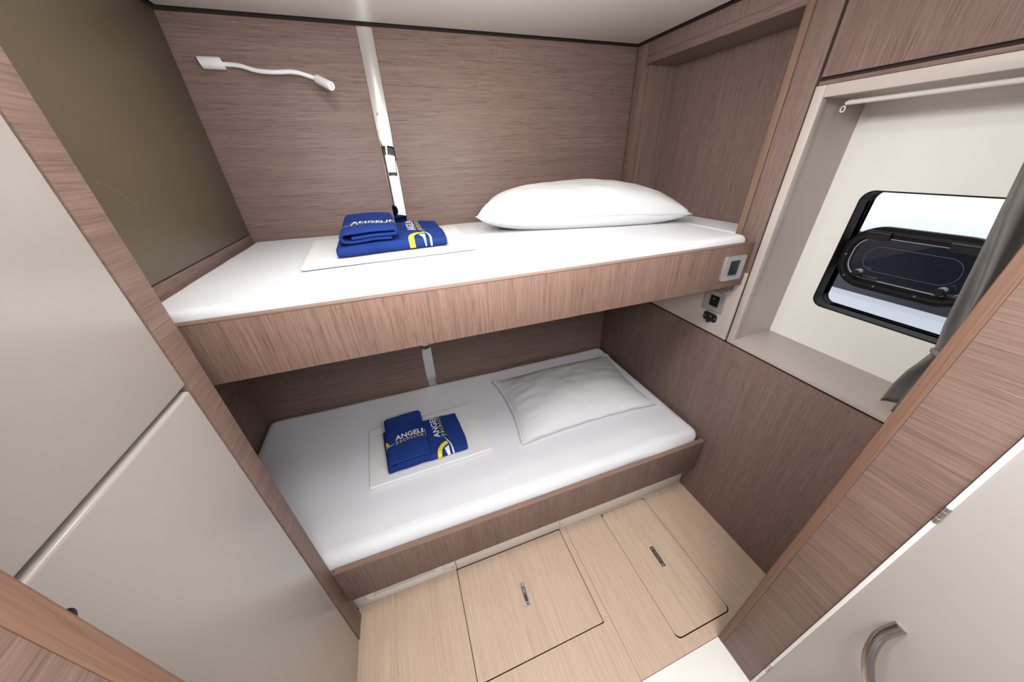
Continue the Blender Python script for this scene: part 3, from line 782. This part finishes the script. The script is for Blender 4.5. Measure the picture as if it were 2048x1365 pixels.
# ------------------------------------------------------------------ reading lamp
LX, LZ = -.440, 1.7880
rl = root('reading_lamp', (LX, YB, LZ), 'white flexible reading lamp with a lit head, fixed on the back wall', 'lamp')
bm = bmesh.new(); n = 28; ringsv = []
cyc = YB - .0165
for k, (x, rr) in enumerate(((-.034, .0150), (-.033, .0158), (.026, .0158), (.027, .0150), (.027, .0095), (.016, .0090))):
    ringsv.append([bm.verts.new((LX + x + .24*rr*(-math.sin(a)) + .15*rr*(-math.cos(a)), cyc + rr*math.cos(a), LZ + rr*math.sin(a))) for a in [2*math.pi*j/n for j in range(n)]])
for a, b in zip(ringsv, ringsv[1:]):
    for j in range(n): bm.faces.new((a[j], a[(j+1) % n], b[(j+1) % n], b[j]))
bm.faces.new(ringsv[0]); bm.faces.new(ringsv[-1])
link('lamp_base', bm_mesh(bm), white_pl, rl, None, 40)
neck = spline([(-.425, cyc, 1.787), (-.404, 1.529, 1.786), (-.368, 1.521, 1.7825), (-.326, 1.510, 1.7705), (-.278, 1.497, 1.7655), (-.218, 1.486, 1.766), (-.181, 1.479, 1.758), (-.152, 1.472, 1.748), (-.146, 1.467, 1.745)], 8)
tube('flexible_neck', neck, [.0062]*(len(neck)-6) + [.006, .0057, .0054, .0052, .005, .005], white_pl, rl)
A = Vector((-.151, 1.472, 1.7475)); B = Vector((-.1085, 1.418, 1.7215)); D = (B-A).normalized()
hs = bmesh.new()
add_tube(hs, [A, A+D*.001, A+D*.0035, B-D*.002, B, B, B-D*.003], [.006, .0105, .0128, .0128, .0122, .0108, .0106], 26, caps=False)
head = link('lamp_head', bm_mesh(hs), white_pl, rl, None, 40)
hs = bmesh.new(); add_tube(hs, [B-D*.004, B-D*.0022], [.0106, .0104], 24)
lens = link('lamp_lens', bm_mesh(hs), lens_glow, head, None, 40); tag(lens, 'glowing warm lens')
sp = lamp('reading_lamp_light', 'SPOT', B + D*.004, 3.2, (1.0, .78, .56), spot_size=math.radians(75), spot_blend=.6, shadow_soft_size=.010)
sp.rotation_euler = Vector((.70, -.40, -.42)).to_track_quat('-Z', 'Y').to_euler()

# ------------------------------------------------------------------ switches and sockets
sy = .767
sw = root('light_switch', (1.073, sy, 1.149), 'silver framed dark light switch on the upper bunk front board', 'switch')
ps = lambda u, v, d: Vector((1.074+u, sy-d, 1.1490+v))
ring('switch_frame', rrect(.089, .084, .003, 3), rrect(.046, .054, .0015, 3), ps, 0, .0085, silver, sw)
plate('rocker', rrect(.0445, .0505, .001, 3), lambda u, v, d: ps(u, v+.001, d), .0065, dark_blue_pl, sw, .001)
plate('indicator_bar', rrect(.043, .005, .001, 3), lambda u, v, d: ps(u, v-.0245, d+.004), .004, chrome, sw)
sk = root('wall_socket', (XR, .8445, .98), 'silver framed black power socket on the taupe strip, above the round one', 'socket')
pw = lambda u, v, d: Vector((XR-d, .8450-u, .9835+v))
ring('socket_frame', rrect(.086, .080, .003, 3), rrect(.044, .046, .0015, 3), pw, 0, .0085, silver, sk)
plate('socket_well', rrect(.0425, .0445, .001, 3), pw, .003, black_pl, sk)
ring('socket_rim', circ(.0185, 28), circ(.0165, 28), pw, .003, .0075, black_pl, sk)
bm = bmesh.new(); add_tube(bm, [pw(0, .009, .003), pw(0, .009, .010), pw(0, .009, .011)], [.0022, .0022, .0012], 12); link('earth_pin', bm_mesh(bm), chrome, sk, None, 40)
s2 = root('power_outlet', (XR, .845, .912), 'small black accessory outlet with a round cap, below the silver socket', 'socket')
pv = lambda u, v, d: Vector((XR-d, .8455-u, .9120+v))
plate('outlet_body', rrect(.060, .035, .010, 5), pv, .004, black_pl, s2, .001)
plate('outlet_cap', circ(.0155, 28), lambda u, v, d: pv(u, v, d+.004), .010, black_pl, s2, .002)
bm = bmesh.new(); c = pv(0, -.016, .008); add_box(bm, (c.x-.004, c.y-.006, c.z-.006), (c.x+.004, c.y+.006, c.z+.004), .001); link('cap_tab', bm_mesh(bm), black_pl, s2, None, 35)
for u0 in (-.0235, .0235):
    plate('screw', circ(.0030, 12), lambda u, v, d, a=u0: pv(u+a, v, d+.004), .0010, steel, s2, .0003)

# ------------------------------------------------------------------ curtain rod and curtain
rod = tube('curtain_rod', [(1.20, .10, 1.604), (1.20, .686, 1.604), (1.20, .692, 1.602)], [.0062, .0062, .004], kick_white, None, 16, base=(1.20, .4, 1.604))
tag(rod, 'thin white curtain rod under the window recess head', 'rod')
bm = bmesh.new()
pts = [(1.20, .694 + .0050*math.cos(a), 1.590 + .0065*math.sin(a)) for a in [2*math.pi*k/16 for k in range(17)]]
add_tube(bm, pts, .0015, 8, caps=False); link('end_ring', bm_mesh(bm), kick_white, rod, None, 40)
cu = root('curtain', (1.205, .27, .868), 'dark grey fabric curtain gathered at the right of the window', 'curtain')
prof = [(1.606, .362), (1.48, .347), (1.376, .335), (1.25, .315), (1.123, .2955), (1.06, .283), (1.047, .2815), (1.03, .286), (.98, .300), (.93, .307), (.869, .309)]
bm = bmesh.new(); rows = []; NS = 60; zs = []
for (za, ya), (zb_, yb_) in zip(prof, prof[1:]):
    for k in range(4): zs.append((za + (zb_-za)*k/4, ya + (yb_-ya)*k/4))
zs.append(prof[-1])
for z, yl in zs:
    row = []; yr = .12 + .03*math.exp(-((z-1.047)/.06)**2)
    amp = .026*(1 - .75*math.exp(-((z-1.047)/.05)**2))
    for s in range(NS+1):
        q = s/NS
        x = 1.212 + amp*math.sin(q*26 + 1.2*math.sin(z*5) + .9) + .006*math.sin(q*61 + z*9) - .010*q
        y = yl + (yr-yl)*q + .006*math.sin(q*26+2.0)
        row.append(bm.verts.new((x, y, z + (.004*math.sin(q*19) if z < .95 else 0))))
    rows.append(row)
for a, b in zip(rows, rows[1:]):
    for s in range(NS): bm.faces.new((a[s], a[s+1], b[s+1], b[s]))
me = bm_mesh(bm); co = link('curtain_cloth', me, grey_cloth, cu, None, 70)
sm = co.modifiers.new('thickness', 'SOLIDIFY'); sm.thickness = .0018
bm = bmesh.new(); rr = []
for k in range(25):
    a = math.pi*2*k/24; rr.append((1.205 + .022*math.cos(a), .218 + .068*math.sin(a), 1.043 + .012*math.sin(a)))
add_tube(bm, rr, .007, 8, caps=False); link('tie_band', bm_mesh(bm), grey_cloth, cu, None, 60)

# ------------------------------------------------------------------ neighbouring boat outside the window
nb = root('neighbouring_boat', (3.3, .9, -.3), 'white boat hull with a dark blue band, moored outside the window', 'boat')
def hull(name, prof, mat, y0=-3.0, y1=4.5):
    bm = bmesh.new(); n = 14; R2 = []
    for k in range(n+1):
        y = y0 + (y1-y0)*k/n; bow = .25*((k/n-.45)*2)**4
        R2.append([bm.verts.new((x+bow, y, z)) for x, z in prof])
    m = len(prof)
    for a, b in zip(R2, R2[1:]):
        for j in range(m): bm.faces.new((a[j], a[(j+1) % m], b[(j+1) % m], b[j]))
    bm.faces.new(R2[0]); bm.faces.new(R2[-1])
    return link(name, bm_mesh(bm), mat, nb, None, 30)
hull('hull_side', [(3.10, -.3), (2.98, .52), (2.985, .565), (3.02, .59), (3.9, .59), (3.9, -.3)], hull_white)
hull('hull_band', [(3.03, .591), (3.03, .985), (3.06, .99), (3.9, .99), (3.9, .591)], navy)
hull('deck', [(3.035, .9905), (3.035, 1.0), (3.05, 1.004), (3.9, 1.004), (3.9, .9905)], hull_white)
